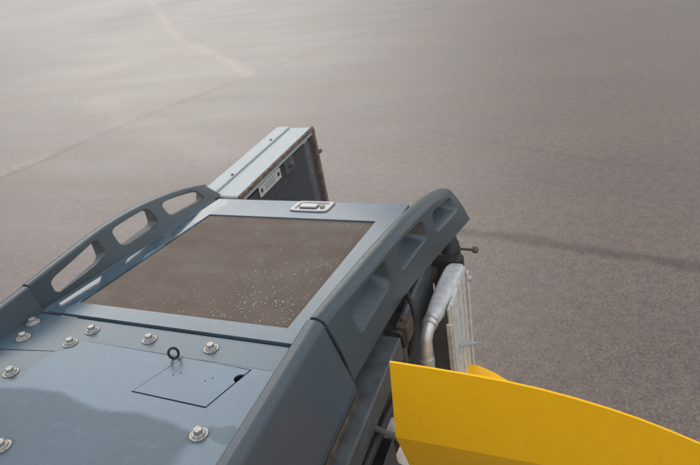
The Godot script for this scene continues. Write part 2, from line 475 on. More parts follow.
func make_rail(side: float) -> MeshInstance3D:
	var st := mb()
	var holes := [
		{"zn": [-1.232, -1.272], "zf": [-1.530, -1.552], "lo": [0.20, 0.43], "lo2": [0.33, 0.52], "hi": [0.70, 0.92], "hi2": [0.89, 0.945]},
		{"zn": [-1.620, -1.660], "zf": [-1.885, -1.935], "lo": [0.28, 0.48], "lo2": [0.26, 0.54], "hi": [0.86, 0.935], "hi2": [0.89, 0.90]},
		{"zn": [-1.975, -2.045], "zf": [-2.260, -2.365], "lo": [0.29, 0.46], "lo2": [0.27, 0.50], "hi": [0.84, 0.87], "hi2": [0.88, 0.89]}]
	var us := [0.0, 0.008, 0.025, 0.05, 0.085, 0.13, 0.22, 0.35, 0.5, 0.65, 0.78, 0.87, 0.915, 0.95, 0.975, 0.992, 1.0]
	var d := 0.006
	for fi in 2:
		var spans := []
		var cur := RAIL_Z0
		for h in holes:
			spans.append([cur, h.zn[fi] + d])
			cur = h.zf[fi] - d
		spans.append([cur, RAIL_Z1[fi]])
		st.set_smooth_group(10 + fi)
		for sp in spans:
			for i in 6:
				var p0 := lerpf(sp[0], sp[1], i / 6.0)
				var p1 := lerpf(sp[0], sp[1], (i + 1) / 6.0)
				for j in 10:
					var v0 := j / 10.0
					var v1 := (j + 1) / 10.0
					quad(st, rail_point(side, p0, fi, v0), rail_point(side, p1, fi, v0), rail_point(side, p1, fi, v1), rail_point(side, p0, fi, v1))
		for h in holes:
			for i in us.size() - 1:
				var a := hole_edge(h, us[i], fi, d)
				var b := hole_edge(h, us[i + 1], fi, d)
				for j in 4:
					var f0 := j / 4.0
					var f1 := (j + 1) / 4.0
					quad(st, rail_point(side, a[0], fi, a[1] * f0), rail_point(side, b[0], fi, b[1] * f0), rail_point(side, b[0], fi, b[1] * f1), rail_point(side, a[0], fi, a[1] * f1))
					quad(st, rail_point(side, a[0], fi, lerpf(a[2], 1, f0)), rail_point(side, b[0], fi, lerpf(b[2], 1, f0)), rail_point(side, b[0], fi, lerpf(b[2], 1, f1)), rail_point(side, a[0], fi, lerpf(a[2], 1, f1)))
	for h in holes:
		# walls of the hole run straight from the inner outline to the outer one, edges chamfered
		var loop := []
		for i in us.size(): loop.append([us[i], 1])
		for i in us.size(): loop.append([us[us.size() - 1 - i], 2])
		var rings := []
		for lv in [[0.0, d], [0.06, 0.0], [0.94, 0.0], [1.0, d]]:
			var ring := []
			for q in loop:
				var ea := hole_edge(h, q[0], 0, lv[1])
				var eb := hole_edge(h, q[0], 1, lv[1])
				var pa := rail_point(side, ea[0], 0.0, ea[q[1]])
				var pb := rail_point(side, eb[0], 1.0, eb[q[1]])
				ring.append(pa.lerp(pb, lv[0]))
			rings.append(ring)
		for i in 3:
			st.set_smooth_group(-1)
			for j in loop.size():
				var m := (j + 1) % loop.size()
				quad(st, rings[i][j], rings[i][m], rings[i + 1][m], rings[i + 1][j])
	# rounded top, underside, ends
	var n := 60
	var top := func(t: float) -> Array:
		var a := rail_point(side, rail_z(t, 0), 0.0, 1.0)
		var b := rail_point(side, rail_z(t, 1), 1.0, 1.0)
		return [a, a.lerp(b, 0.10) + Vector3(0, 0.008, 0), a.lerp(b, 0.30) + Vector3(0, 0.0135, 0), a.lerp(b, 0.60) + Vector3(0, 0.0155, 0), a.lerp(b, 0.86) + Vector3(0, 0.010, 0), b]
	st.set_smooth_group(12)
	for i in n:
		var p: Array = top.call(float(i) / n)
		var q: Array = top.call(float(i + 1) / n)
		for k in 5: quad(st, p[k], q[k], q[k + 1], p[k + 1])
	st.set_smooth_group(-1)
	for i in n:
		var a := float(i) / n
		var b := float(i + 1) / n
		quad(st, rail_point(side, rail_z(a, 0), 0, 0), rail_point(side, rail_z(b, 0), 0, 0), rail_point(side, rail_z(b, 1), 1, 0), rail_point(side, rail_z(a, 1), 1, 0))
	for t in [0.0, 1.0]:
		for j in 6:
			quad(st, rail_point(side, rail_z(t, 0), 0, j / 6.0), rail_point(side, rail_z(t, 1), 1, j / 6.0), rail_point(side, rail_z(t, 1), 1, (j + 1) / 6.0), rail_point(side, rail_z(t, 0), 0, (j + 1) / 6.0))
		var p: Array = top.call(t)
		quad(st, p[0], p[1], p[4], p[5])
		quad(st, p[1], p[2], p[3], p[4])
	return build(st, "side_rail", M.rail)

# fixed shoulder of the hood that carries on the line of the rail towards the cab
func make_shoulder(side: float) -> void:
	var zs := [-1.142, -1.0, -0.85, -0.7, -0.5, -0.2, 0.3]
	var rows := []
	for z: float in zs:
		var hy := hood_y(z)
		var ty := maxf(-1.038, hy + 0.012)
		var pts := [Vector2(-0.67, -1.33), Vector2(-0.627, -1.312), Vector2(-0.627, -1.285), Vector2(-0.660, -1.160), Vector2(-0.686, ty - 0.026), Vector2(-0.692, ty - 0.012), Vector2(-0.702, ty - 0.003), Vector2(-0.716, ty), Vector2(-0.737, ty), Vector2(-0.743, ty - 0.005), Vector2(-0.757, hy - 0.008), Vector2(-0.757, hy - 0.08)]
		var row := []
		for p: Vector2 in pts:
			var w := P(p.x, p.y, z)
			if side < 0: w.x = 2.0 * MID - w.x
			row.append(w)
		rows.append(row)
	var st := mb()
	for k in rows[0].size() - 1:
		st.set_smooth_group(4 if k >= 2 and k <= 6 else -1)
		for i in rows.size() - 1:
			quad(st, rows[i][k], rows[i + 1][k], rows[i + 1][k + 1], rows[i][k + 1])
	st.set_smooth_group(-1)
	for e in [0, rows.size() - 1]:
		for k in range(1, rows[e].size() - 1): tri(st, rows[e][0], rows[e][k], rows[e][k + 1])
	var s := build(st, "hood_shoulder", M.shoulder)
	# soft gasket showing in the joint between shoulder and rail
	st = mb()
	var pts := []
	for q in [[0.0, 0.0], [0.0, 0.5], [0.0, 0.97], [0.5, 1.03], [0.97, 0.98], [1.0, 0.5], [1.0, 0.02]]:
		var p := rail_point(side, -1.150, q[0], q[1])
		pts.append(Vector3(p.x, p.y - 0.002, -1.146))
	tube(st, pts, 0.0034, 6)
	build(st, "gasket", M.rubber, s)

func bolt_mesh() -> ArrayMesh:
	var st := mb()
	lathe(st, [[0.0245, -0.002], [0.0245, 0.003], [0.0235, 0.0042], [0.0, 0.0042]], 20, Transform3D.IDENTITY, false)
	lathe(st, [[0.0185, 0.0042], [0.0180, 0.0085], [0.0160, 0.0105], [0.0, 0.0105]], 18, Transform3D.IDENTITY, false)
	lathe(st, [[0.0128, 0.010], [0.0128, 0.0185], [0.0112, 0.0205], [0.0, 0.0205]], 6, Transform3D.IDENTITY, false)
	return mesh_of(st)

func hood_basis(turn := 0.0) -> Basis:
	return Basis(Vector3.RIGHT, atan(SL)) .inverse() * Basis(Vector3.UP, turn)

func make_hood() -> void:
	# dark tray under the sheets, so that every gap looks into a real void
	var st := mb()
	box(st, P(-1.86, -2.25, -2.2), P(-0.77, -1.36, 0.25), 0.01)
	build(st, "engine_block", M.dark)
	# front sheet: bolted strip, corner sheet, main sheet with the hatch opening
	st = mb()
	plate(st, [Vector2(-1.88, -1.1275), Vector2(-0.765, -1.1275), Vector2(-0.765, -1.010), Vector2(-1.524, -1.014), Vector2(-1.557, -0.972), Vector2(-1.60, -0.944), Vector2(-1.88, -0.90)], -0.0045, 0.012)
	var front := build(st, "hood_sheet", M.hood)
	st = mb()
	var A := Vector2(-1.176, -0.829); var B := Vector2(-0.914, -0.822); var C := Vector2(-0.874, -0.999); var D := Vector2(-1.123, -1.009)
	var o0 := Vector2(-1.523, -1.0085); var o1 := Vector2(-0.765, -1.0045); var o2 := Vector2(-0.765, -0.42); var o3 := Vector2(-1.885, -0.42); var o4 := Vector2(-1.885, -0.888); var o5 := Vector2(-1.596, -0.936); var o6 := Vector2(-1.551, -0.966)
	plate_faces(st, [[o0, D, A, o6], [o6, A, o5], [o0, o1, C, D], [o1, o2, B, C], [B, o2, o3, A], [A, o3, o4, o5]], 0.0)
	rim(st, [o0, o1, o2, o3, o4, o5, o6], 0.0, 0.010)
	rim(st, [A, B, C, D], 0.0, 0.03)
	var main := build(st, "hood_cover", M.hood)
	st = mb()
	plate_faces(st, [[Vector2(-1.885, -0.4201), Vector2(-0.765, -0.4201), Vector2(-0.765, 0.3), Vector2(-1.885, 0.3)]], 0.0)
	rim(st, [Vector2(-1.885, -0.4201), Vector2(-0.765, -0.4201), Vector2(-0.765, 0.3), Vector2(-1.885, 0.3)], 0.0, 0.02)
	build(st, "hood_sheet", M.hood)
	# hatch, 4 mm in from its opening all round, with a finger notch
	st = mb()
	var hp := []
	var cen := (A + B + C + D) / 4.0
	var hA := A + Vector2(0.003, -0.005); var hB := B + Vector2(-0.004, -0.006); var hC := C + Vector2(-0.006, 0.003); var hD := D + Vector2(0.002, 0.003)
	hp.append_array([hA, hB])
	var e := (hC - hB).normalized()
	var inn := Vector2(-e.y, e.x)
	if inn.dot(cen - hB) < 0: inn = -inn
	for i in 9:
		var t := PI * i / 8.0
		hp.append(hB.lerp(hC, 0.76) - e * 0.018 * cos(t) + inn * 0.018 * sin(t))
	hp.append_array([hC, hD])
	plate(st, hp, 0.0, 0.004)
	var hatch := build(st, "access_hatch", M.hood)
	st = mb()
	var lp := []
	for i in 14:
		var t := TAU * i / 14.0
		lp.append(W(-1.146 + 0.0095 * cos(t), 0.021 + 0.020 * sin(t), -0.996 - 0.0108 * cos(t)))
	tube(st, lp, 0.0042, 8, true)
	build(st, "pull_loop", M.rubber, hatch)
	var rv := mb()
	lathe(rv, [[0.0030, -0.001], [0.0028, 0.0008], [0.0016, 0.0014], [0.0, 0.0016]], 10)
	var rivet := mesh_of(rv)
	for q in [Vector2(-1.100, -0.925), Vector2(-1.082, -0.938), Vector2(-0.985, -0.922), Vector2(-0.970, -0.938)]:
		part("rivet", rivet, M.hood, hatch, W(q.x, 0.0, q.y))
	# bolts
	var bm := bolt_mesh()
	var k := 0
	for q in [[-1.56, -1.07], [-1.308, -1.067], [-1.064, -1.067], [-1.789, -0.98], [-1.579, -0.99], [-1.841, -1.066]]:
		var b := part("bolt", bm, M.zinc, front, W(q[0], -0.0045, q[1]))
		b.basis = hood_basis(k * 0.7)
		k += 1
	for q in [[-0.871, -0.732], [-1.641, -0.811], [-1.369, -0.562]]:
		var b := part("bolt", bm, M.zinc, main, W(q[0], 0.0, q[1]))
		b.basis = hood_basis(k * 0.7)
		k += 1

func plate_faces(st: SurfaceTool, faces: Array, off: float) -> void:
	for f in faces:
		for i in range(1, f.size() - 1):
			tri(st, W(f[0].x, off, f[0].y), W(f[i].x, off, f[i].y), W(f[i + 1].x, off, f[i + 1].y))

func rim(st: SurfaceTool, poly: Array, off: float, deep: float) -> void:
	for i in poly.size():
		var a: Vector2 = poly[i]; var b: Vector2 = poly[(i + 1) % poly.size()]
		quad(st, W(a.x, off, a.y), W(b.x, off, b.y), W(b.x, off - deep, b.y), W(a.x, off - deep, a.y))

func make_grille() -> void:
	var x0 := -1.762; var x1 := -0.866; var z0 := -1.213; var z1 := -2.082
	var st := mb()
	var X0 := -1.845; var X1 := -0.772; var Z0 := -1.1375; var Z1 := -2.292
	# frame with a folded-down rear lip, opening with a lip of its own
	plate_faces(st, [[Vector2(X0, Z0), Vector2(X1, Z0), Vector2(x1, z0), Vector2(x0, z0)], [Vector2(X1, Z0), Vector2(X1, Z1), Vector2(x1, z1), Vector2(x1, z0)], [Vector2(X1, Z1), Vector2(X0, Z1), Vector2(x0, z1), Vector2(x1, z1)], [Vector2(X0, Z1), Vector2(X0, Z0), Vector2(x0, z0), Vector2(x0, z1)]], 0.004)
	rim(st, [Vector2(X0, Z0), Vector2(X1, Z0), Vector2(X1, Z1), Vector2(X0, Z1)], 0.004, 0.014)
	rim(st, [Vector2(x0, z0), Vector2(x1, z0), Vector2(x1, z1), Vector2(x0, z1)], 0.004, 0.02)
	quad(st, W(X0, -0.012, Z1), W(X1, -0.012, Z1), P(X1, -1.60, Z1 - 0.004), P(X0, -1.60, Z1 - 0.004))
	var fr := build(st, "grille_frame", M.hood)
	# side gutters between frame and rails
	for s in [-1, 1]:
		st = mb()
		for seg in 12:
			var a := lerpf(-1.142, -2.30, seg / 12.0); var b := lerpf(-1.142, -2.30, (seg + 1) / 12.0)
			var pts := [[-0.700, -0.004], [-0.748, -0.004], [-0.756, -0.010], [-0.790, -0.010]]
			for i in 3:
				var q := [W(pts[i][0], pts[i][1], a), W(pts[i][0], pts[i][1], b), W(pts[i + 1][0], pts[i + 1][1], b), W(pts[i + 1][0], pts[i + 1][1], a)]
				if s < 0:
					for c in 4: q[c] = Vector3(2.0 * MID - q[c].x, q[c].y, q[c].z)
				quad(st, q[0], q[1], q[2], q[3])
		build(st, "gutter", M.hood, fr)
	# fine woven wire: real bars in both directions
	st = mb()
	var pitch := 0.0098
	var n := int((x1 - x0) / pitch)
	for i in n:
		var x := x0 + pitch * (i + 0.5)
		bar(st, Vector3(x, -0.004, z0), Vector3(x, -0.004, z1), 0.0021)
	n = int((z0 - z1) / pitch)
	for i in n:
		var z := z0 - pitch * (i + 0.5)
		bar(st, Vector3(x0, -0.0065, z), Vector3(x1, -0.0065, z), 0.0020)
	var wm := build(st, "wire_mesh", M.wire, fr)
	wm.set_meta("kind", "stuff")
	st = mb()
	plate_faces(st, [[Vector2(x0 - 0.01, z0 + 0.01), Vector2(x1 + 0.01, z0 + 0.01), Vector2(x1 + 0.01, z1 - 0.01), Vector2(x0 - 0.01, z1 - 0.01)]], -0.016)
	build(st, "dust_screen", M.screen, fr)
	# rain drops caught in the mesh
	st = mb()
	rng.seed = 77
	var cl := noise(4.0, 78, 2)
	var made := 0
	while made < 560:
		var x := rng.randf_range(x0 + 0.02, x1 - 0.02)
		var z := rng.randf_range(z1 + 0.02, z0 - 0.02)
		var bias := 1.0 - absf((x + 1.05) * 1.4 + (z + 1.45) * 0.9)
		if rng.randf() > 0.15 + 0.55 * bias + 0.6 * cl.get_noise_2d(x, z): continue
		made += 1
		x = x0 + pitch * roundf((x - x0) / pitch)
		z = z0 - pitch * roundf((z0 - z) / pitch)
		var r := rng.randf_range(0.0012, 0.0026)
		if rng.randf() < 0.06: r *= 1.6
		var c := W(x, -0.0030, z)
		lathe(st, [[r, -0.0006], [r * 0.9, r * 0.45], [r * 0.55, r * 0.8], [0.0, r * 0.95]], 7, Transform3D(Basis.IDENTITY, c))
	var dr := build(st, "water_drops", M.drop, fr)
	dr.set_meta("kind", "stuff")

func bar(st: SurfaceTool, a: Vector3, b: Vector3, r: float) -> void:   # a, b as (x, off, z) on the hood
	var wa := W(a.x, a.y, a.z); var wb := W(b.x, b.y, b.z)
	var d := (wb - wa).normalized()
	var s := d.cross(Vector3.UP).normalized() * r
	var u := Vector3(0, r, 0)
	var ra := [wa - s, wa + u, wa + s, wa - u]
	var rb := [wb - s, wb + u, wb + s, wb - u]
	for i in 4: quad(st, ra[i], rb[i], rb[(i + 1) % 4], ra[(i + 1) % 4])

func make_latch() -> void:
	var x0 := -1.352; var x1 := -1.142; var z0 := -2.158; var z1 := -2.284
	var st := mb()
	var c := Vector2((x0 + x1) / 2, (z0 + z1) / 2)
	# dished rectangular bezel
	var rings := []
	for q in [[1.0, 0.004], [1.0, 0.009], [0.95, 0.012], [0.78, 0.012], [0.72, 0.006], [0.70, 0.0052]]:
		var r := []
		for k in 24:
			var t := TAU * (k + 0.5) / 24
			var ex := signf(cos(t)) * pow(absf(cos(t)), 0.28); var ez := signf(sin(t)) * pow(absf(sin(t)), 0.28)
			r.append(W(c.x + ex * (x1 - x0) / 2 * q[0], q[1], c.y + ez * (z0 - z1) / 2 * q[0]))
		rings.append(r)
	for i in rings.size() - 1:
		for k in 24:
			var m := (k + 1) % 24
			quad(st, rings[i][k], rings[i][m], rings[i + 1][m], rings[i + 1][k])
	for k in range(1, 23): tri(st, rings[-1][0], rings[-1][k], rings[-1][k + 1])
	var l := build(st, "hood_latch", M.chrome)
	st = mb()
	box(st, Vector3(-0.060, 0, -0.022), Vector3(0.034, 0.010, 0.024), 0.003, Transform3D(Basis(Vector3.RIGHT, -atan(SL)), W(c.x - 0.004, 0.0055, c.y)))
	build(st, "paddle", M.chrome, l)
	st = mb()
	lathe(st, [[0.013, 0.0], [0.013, 0.011], [0.010, 0.013], [0.004, 0.013], [0.004, 0.009], [0.0, 0.009]], 14, Transform3D(Basis(Vector3.RIGHT, -atan(SL)), W(c.x + 0.054, 0.0055, c.y)))
	build(st, "lock_barrel", M.zinc, l)

func make_rear_cooler() -> void:
	var x0 := -2.045; var x1 := -1.772; var z0 := -2.375; var z1 := -3.40; var yt := -1.317; var yb := -2.35
	# open box frame: top, bottom, far post, near post, back sheet
	var st := mb()
	box(st, P(x0, yt - 0.05, z1), P(x1, yt, z0), 0.008)
	var top := build(st, "rear_cooler", M.alloy)
	top.set_meta("label", "swung-out cooler with pale alloy top and dark screen")
	st = mb()
	box(st, P(x0 - 0.0, yt, z1 + 0.01), P(x0 + 0.10, yt + 0.012, z0 - 0.01), 0.004)
	build(st, "top_flange", M.alloy, top)
	st = mb()
	box(st, P(x1 - 0.012, yt - 0.022, z1 - 0.004), P(x1 + 0.006, yt + 0.004, z0), 0.003)
	build(st, "edge_trim", M.rust, top)
	for zz in [[z1 - 0.012, z1 + 0.028], [z0 - 0.03, z0 + 0.006]]:
		st = mb()
		box(st, P(x1 - 0.05, yb, zz[0]), P(x1 + 0.006, yt - 0.012, zz[1]), 0.004)
		build(st, "post", M.rust, top)
	st = mb()
	box(st, P(x0 + 0.002, yb - 0.05, z1), P(x1, yb, z0), 0.008)
	build(st, "bottom_tank", M.alloy_dirty, top)
	st = mb()
	box(st, P(x0 + 0.004, yb, z1 + 0.01), P(x1 - 0.09, yt - 0.05, z0 - 0.01), 0.004)
	build(st, "core", M.dark, top)
	# screen of slats and cross wires
	st = mb()
	var n := 54
	for i in n:
		var y := lerpf(yb + 0.01, yt - 0.07, (i + 0.5) / n)
		box(st, P(x1 - 0.028, y - 0.0035, z1 + 0.03), P(x1 - 0.016, y + 0.0035, z0 - 0.032), 0.001)
	for i in 46:
		var z := lerpf(z1 + 0.04, z0 - 0.04, i / 45.0)
		box(st, P(x1 - 0.034, yb, z - 0.0022), P(x1 - 0.0285, yt - 0.05, z + 0.0022), 0.001)
	var scr := build(st, "screen", M.black_steel, top)
	scr.set_meta("kind", "stuff")
	# data plate with printed marks
	st = mb()
	box(st, P(x1 - 0.0155, -1.440, -2.87), P(x1 - 0.010, -1.372, -2.59), 0.001)
	var pl := build(st, "data_plate", M.plate, top)
	for q in [[-2.84, 0.018], [-2.62, 0.014]]:
		st = mb()
		box(st, P(x1 - 0.0099, -1.418, q[0] - q[1] * 0.8), P(x1 - 0.0092, -1.392, q[0] + q[1] * 0.8), 0.0002)
		build(st, "printed_mark", M.print, pl)
	st = mb()
	for i in 3: box(st, P(x1 - 0.0099, -1.392 - i * 0.014, -2.79), P(x1 - 0.0093, -1.388 - i * 0.014, -2.66), 0.0002)
	build(st, "printed_lines", M.beam, pl)
	st = mb()
	box(st, P(x1 - 0.016, -1.46, -3.06), P(x1 - 0.006, -1.375, -2.93), 0.003)
	lathe(st, [[0.024, 0.0], [0.024, 0.018], [0.018, 0.026], [0.0, 0.028]], 14, Transform3D(Basis(Vector3.BACK, -PI / 2), P(x1 - 0.008, -1.41, -3.0)))
	build(st, "latch_knob", M.beam, top)
	st = mb()
	lathe(st, [[0.007, 0.0], [0.007, 0.05], [0.016, 0.05], [0.016, 0.075], [0.0, 0.075]], 10, Transform3D(Basis(Vector3.RIGHT, -PI / 2), P(x1 - 0.02, -1.53, z1 - 0.01)))
	build(st, "stop_bolt", M.rust, top)
	for q in [[-1.96, -2.62], [-1.97, -3.15]]:
		st = mb()
		lathe(st, [[0.009, 0.0], [0.009, 0.006], [0.0, 0.007]], 6, Transform3D(Basis.IDENTITY, P(q[0], yt + 0.012, q[1])))
		build(st, "screw", M.rust, top)
	# hinge arms to the body
	for y in [-1.75, -2.2]:
		st = mb()
		box(st, P(x0 + 0.05, y - 0.03, z0 - 0.01), P(x0 + 0.13, y + 0.03, -2.28), 0.004)
		build(st, "hinge", M.beam, top)

func make_side_cooler() -> void:
	var x0 := -0.612; var x1 := -0.500; var z0 := -1.845; var z1 := -2.165; var yt := -1.50; var yb := -2.30
	var st := mb()
	# cast header, a tapering rounded duct that runs into the outlet pipe
	var hrings := []
	for i in 13:
		var t := i / 12.0
		var c := P(lerpf(-0.537, -0.565, t), lerpf(-1.552, -1.550, t), lerpf(z1, -1.790, t))
		var hw: float = [0.034, 0.042, 0.044, 0.044, 0.044, 0.044, 0.043, 0.042, 0.041, 0.039, 0.037, 0.034, 0.030][i]
		var hh := hw * lerpf(0.95, 1.0, t)
		var pw := lerpf(0.42, 0.9, t * t)
		var ring := []
		for k in 24:
			var q := TAU * k / 24.0
			ring.append(c + Vector3(signf(cos(q)) * pow(absf(cos(q)), pw) * hw, signf(sin(q)) * pow(absf(sin(q)), pw) * hh, 0))
		hrings.append(ring)
	st.set_smooth_group(3)
	for i in 12:
		for k in 24:
			var m := (k + 1) % 24
			quad(st, hrings[i][k], hrings[i][m], hrings[i + 1][m], hrings[i + 1][k])
	st.set_smooth_group(-1)
	for k in range(1, 23): tri(st, hrings[0][0], hrings[0][k], hrings[0][k + 1])
	var hd := build(st, "side_cooler", M.cast)
	hd.set_meta("label", "pale alloy side cooler with ribbed outer face")
	st = mb()
	box(st, P(x0 + 0.006, yb, z1 + 0.004), P(x1 - 0.012, yt - 0.06, z0 - 0.004), 0.003)
	build(st, "core", M.beam, hd)
	# upright ribs of the outer face
	var zz := z1
	var i := 0
	while zz < z0 - 0.012:
		var w: float = [0.062, 0.030, 0.050, 0.024, 0.07][i % 5]
		w = minf(w, z0 - zz)
		st = mb()
		box(st, P(x1 - 0.014, yb, zz + 0.0008), P(x1 + [0.003, -0.003, 0.001, -0.004, 0.003][i % 5], yt - 0.030, zz + w - 0.0008), 0.003)
		build(st, "rib", M.alloy_dirty, hd)
		zz += w
		i += 1
	st = mb()
	box(st, P(x0, yb, z0 - 0.004), P(x0 + 0.02, yt - 0.11, z0 + 0.006), 0.003)
	box(st, P(x1 - 0.022, yb, z0 - 0.004), P(x1 + 0.002, yt - 0.11, z0 + 0.008), 0.003)
	build(st, "end_plate", M.alloy_dirty, hd)
	st = mb()
	box(st, P(x1 + 0.006, yb, z1 - 0.012), P(x1 + 0.016, yt - 0.06, z1 + 0.012), 0.003)
	build(st, "edge_strip", M.alloy_dirty, hd)
	# outlet pipe with two clamps
	st = mb()
	var path := spline([P(-0.560, -1.548, -1.86), P(-0.566, -1.548, -1.80), P(-0.569, -1.556, -1.75), P(-0.574, -1.59, -1.710), P(-0.574, -1.66, -1.685), P(-0.565, -1.76, -1.675), P(-0.56, -1.95, -1.66)], 6)
	tube(st, path, 0.026, 14)
	var pp := build(st, "outlet_pipe", M.pipe, hd)
	for k in [7, 10, 25]:
		st = mb()
		var d: Vector3 = (path[k + 1] - path[k - 1]).normalized()
		tube(st, [path[k] - d * 0.009, path[k] + d * 0.009], 0.033, 16)
		build(st, "clamp", M.pipe, pp)
	# rubber boot and knob behind the header
	st = mb()
	tube(st, spline([P(-0.60, -1.60, -2.21), P(-0.585, -1.54, -2.24), P(-0.585, -1.49, -2.26), P(-0.60, -1.45, -2.27)], 5), [0.05, 0.052, 0.05, 0.054, 0.05, 0.053, 0.049, 0.052, 0.047, 0.05, 0.045, 0.047, 0.043, 0.045, 0.041, 0.04], 12)
	box(st, P(-0.66, -1.75, -2.25), P(-0.515, -1.50, -2.175), 0.02)
	build(st, "rubber_boot", M.rubber, hd)
	st = mb()
	lathe(st, [[0.006, -0.09], [0.006, 0.032], [0.015, 0.033], [0.017, 0.05], [0.012, 0.058], [0.0, 0.058]], 10, Transform3D(Basis(Vector3.BACK, -PI / 2), P(-0.508, -1.495, -2.25)))
	build(st, "knob", M.rust, hd)
	st = mb()
	lathe(st, [[0.014, 0.0], [0.014, 0.012], [0.008, 0.016], [0.0, 0.016]], 8, Transform3D(Basis(Vector3.BACK, -PI / 2), P(x1 + 0.016, -1.60, z1)))
	build(st, "screw", M.alloy, hd)
	# bent retaining tab low on the outer face
	st = mb()
	hull8(st, [P(-0.49, -1.812, -1.955), P(-0.49, -1.812, -1.92), P(-0.418, -1.806, -1.955), P(-0.412, -1.806, -1.962)], [P(-0.49, -1.806, -1.955), P(-0.49, -1.806, -1.92), P(-0.418, -1.80, -1.955), P(-0.412, -1.80, -1.962)])
	build(st, "tab", M.alloy, hd)

func make_engine_bay() -> void:
	# long frame beam outboard of the shoulder, with a folded drip edge
	var st := mb()
	box(st, P(-0.70, -1.46, -1.46), P(-0.582, -1.358, 0.3), 0.006)
	var beam := build(st, "side_beam", M.beam)
	st = mb()
	box(st, P(-0.634, -1.3575, -1.15), P(-0.626, -1.325, 0.3), 0.002)
	build(st, "drip_edge", M.soot, beam)
	# bracket under the rail
	st = mb()
	box(st, P(-0.70, -1.50, -1.52), P(-0.60, -1.43, -1.465), 0.006)
	box(st, P(-0.605, -1.66, -1.51), P(-0.585, -1.45, -1.464), 0.004)
	build(st, "bracket", M.soot)
	st = mb()
	tube(st, spline([P(-0.66, -1.45, -1.51), P(-0.655, -1.395, -1.51), P(-0.62, -1.385, -1.51), P(-0.60, -1.395, -1.51), P(-0.594, -1.44, -1.51), P(-0.594, -1.54, -1.505)], 5), 0.009, 8)
	build(st, "strap", M.rubber)
	# inner wall and shelf behind the cooler
	st = mb()
	box(st, P(-0.80, -2.3, -2.27), P(-0.765, -1.34, -1.15), 0.004)
	build(st, "inner_wall", M.beam)
	st = mb()
	hull8(st, [P(-0.77, -1.56, -2.2), P(-0.77, -1.50, -1.45), P(-0.66, -1.56, -1.45), P(-0.63, -1.60, -2.2)], [P(-0.77, -1.52, -2.2), P(-0.77, -1.46, -1.45), P(-0.66, -1.52, -1.45), P(-0.63, -1.56, -2.2)])
	build(st, "air_duct", M.soot)
	st = mb()
	box(st, P(-0.665, -1.75, -2.10), P(-0.635, -1.44, -1.66), 0.01)
	build(st, "baffle", M.beam)
	st = mb()
	tube(st, spline([P(-0.70, -1.42, -1.75), P(-0.64, -1.38, -1.72), P(-0.60, -1.40, -1.68), P(-0.60, -1.48, -1.66), P(-0.62, -1.6, -1.62)], 6), 0.012, 8)
	build(st, "hose", M.rubber)
	st = mb()
	tube(st, spline([P(-0.62, -1.42, -1.50), P(-0.575, -1.52, -1.44), P(-0.565, -1.68, -1.38), P(-0.60, -1.9, -1.35)], 6), 0.016, 8)
	build(st, "hose", M.rubber)
	# hoses and cable looms along the beam
	for q in [[[P(-0.575, -1.47, 0.1), P(-0.575, -1.47, -0.8), P(-0.572, -1.475, -1.12), P(-0.575, -1.50, -1.30), P(-0.61, -1.60, -1.44)], 0.014], [[P(-0.64, -1.47, -1.49), P(-0.60, -1.52, -1.43), P(-0.585, -1.62, -1.37), P(-0.60, -1.74, -1.33), P(-0.66, -1.85, -1.22)], 0.017], [[P(-0.70, -1.48, -1.40), P(-0.645, -1.53, -1.36), P(-0.64, -1.64, -1.30), P(-0.69, -1.76, -1.24), P(-0.78, -1.82, -1.2)], 0.02], [[P(-0.76, -1.44, -1.95), P(-0.69, -1.42, -1.86), P(-0.66, -1.45, -1.76), P(-0.665, -1.53, -1.68), P(-0.70, -1.66, -1.64)], 0.016], [[P(-0.57, -1.53, 0.1), P(-0.57, -1.53, -0.9), P(-0.585, -1.55, -1.03), P(-0.64, -1.60, -1.10)], 0.011]]:
		st = mb()
		tube(st, spline(q[0], 6), q[1], 8)
		build(st, "hose", M.rubber)
	for q in [[-0.615, -1.41, -1.60], [-0.70, -1.40, -1.78]]:
		st = mb()
		box(st, P(q[0] - 0.03, q[1] - 0.08, q[2] - 0.05), P(q[0] + 0.02, q[1], q[2] + 0.03), 0.006)
		lathe(st, [[0.014, 0.0], [0.014, 0.014], [0.009, 0.018], [0.0, 0.018]], 6, Transform3D(Basis.IDENTITY, P(q[0] - 0.005, q[1], q[2] - 0.01)))
		build(st, "bracket", M.soot)
	# white expansion tank deep in the bay
	st = mb()
	lathe(st, [[0.0, 0.0], [0.07, 0.004], [0.085, 0.02], [0.085, 0.26], [0.075, 0.29], [0.03, 0.31], [0.03, 0.33], [0.0, 0.33]], 18, Transform3D(Basis.IDENTITY, P(-0.66, -2.05, -1.36)))
	build(st, "expansion_tank", M.tank)
	for q in [[-1.722, -1.21, -1.03], [-2.075, -1.46, -1.26]]:
		st = mb()
		box(st, P(-0.79, q[0], q[1]), P(-0.56, q[0] + 0.021, q[2]), 0.004)
		build(st, "shelf", M.beam)
	# open black box below the beam
	st = mb()
	var b0 := Vector3(-0.665, -1.70, -1.19); var b1 := Vector3(-0.555, -1.565, -1.045)
	box(st, P(b0.x, b0.y, b0.z), P(b1.x, b0.y + 0.012, b1.z), 0.003)
	box(st, P(b0.x, b0.y + 0.012, b0.z), P(b0.x + 0.008, b1.y, b1.z), 0.002)
	box(st, P(b1.x - 0.008, b0.y + 0.012, b0.z), P(b1.x, b1.y, b1.z), 0.002)
	box(st, P(b0.x + 0.008, b0.y + 0.012, b0.z), P(b1.x - 0.008, b1.y, b0.z + 0.008), 0.002)
	box(st, P(b0.x + 0.008, b0.y + 0.012, b1.z - 0.008), P(b1.x - 0.008, b1.y, b1.z), 0.002)
	var bb := build(st, "battery_box", M.gloss)
	st = mb()
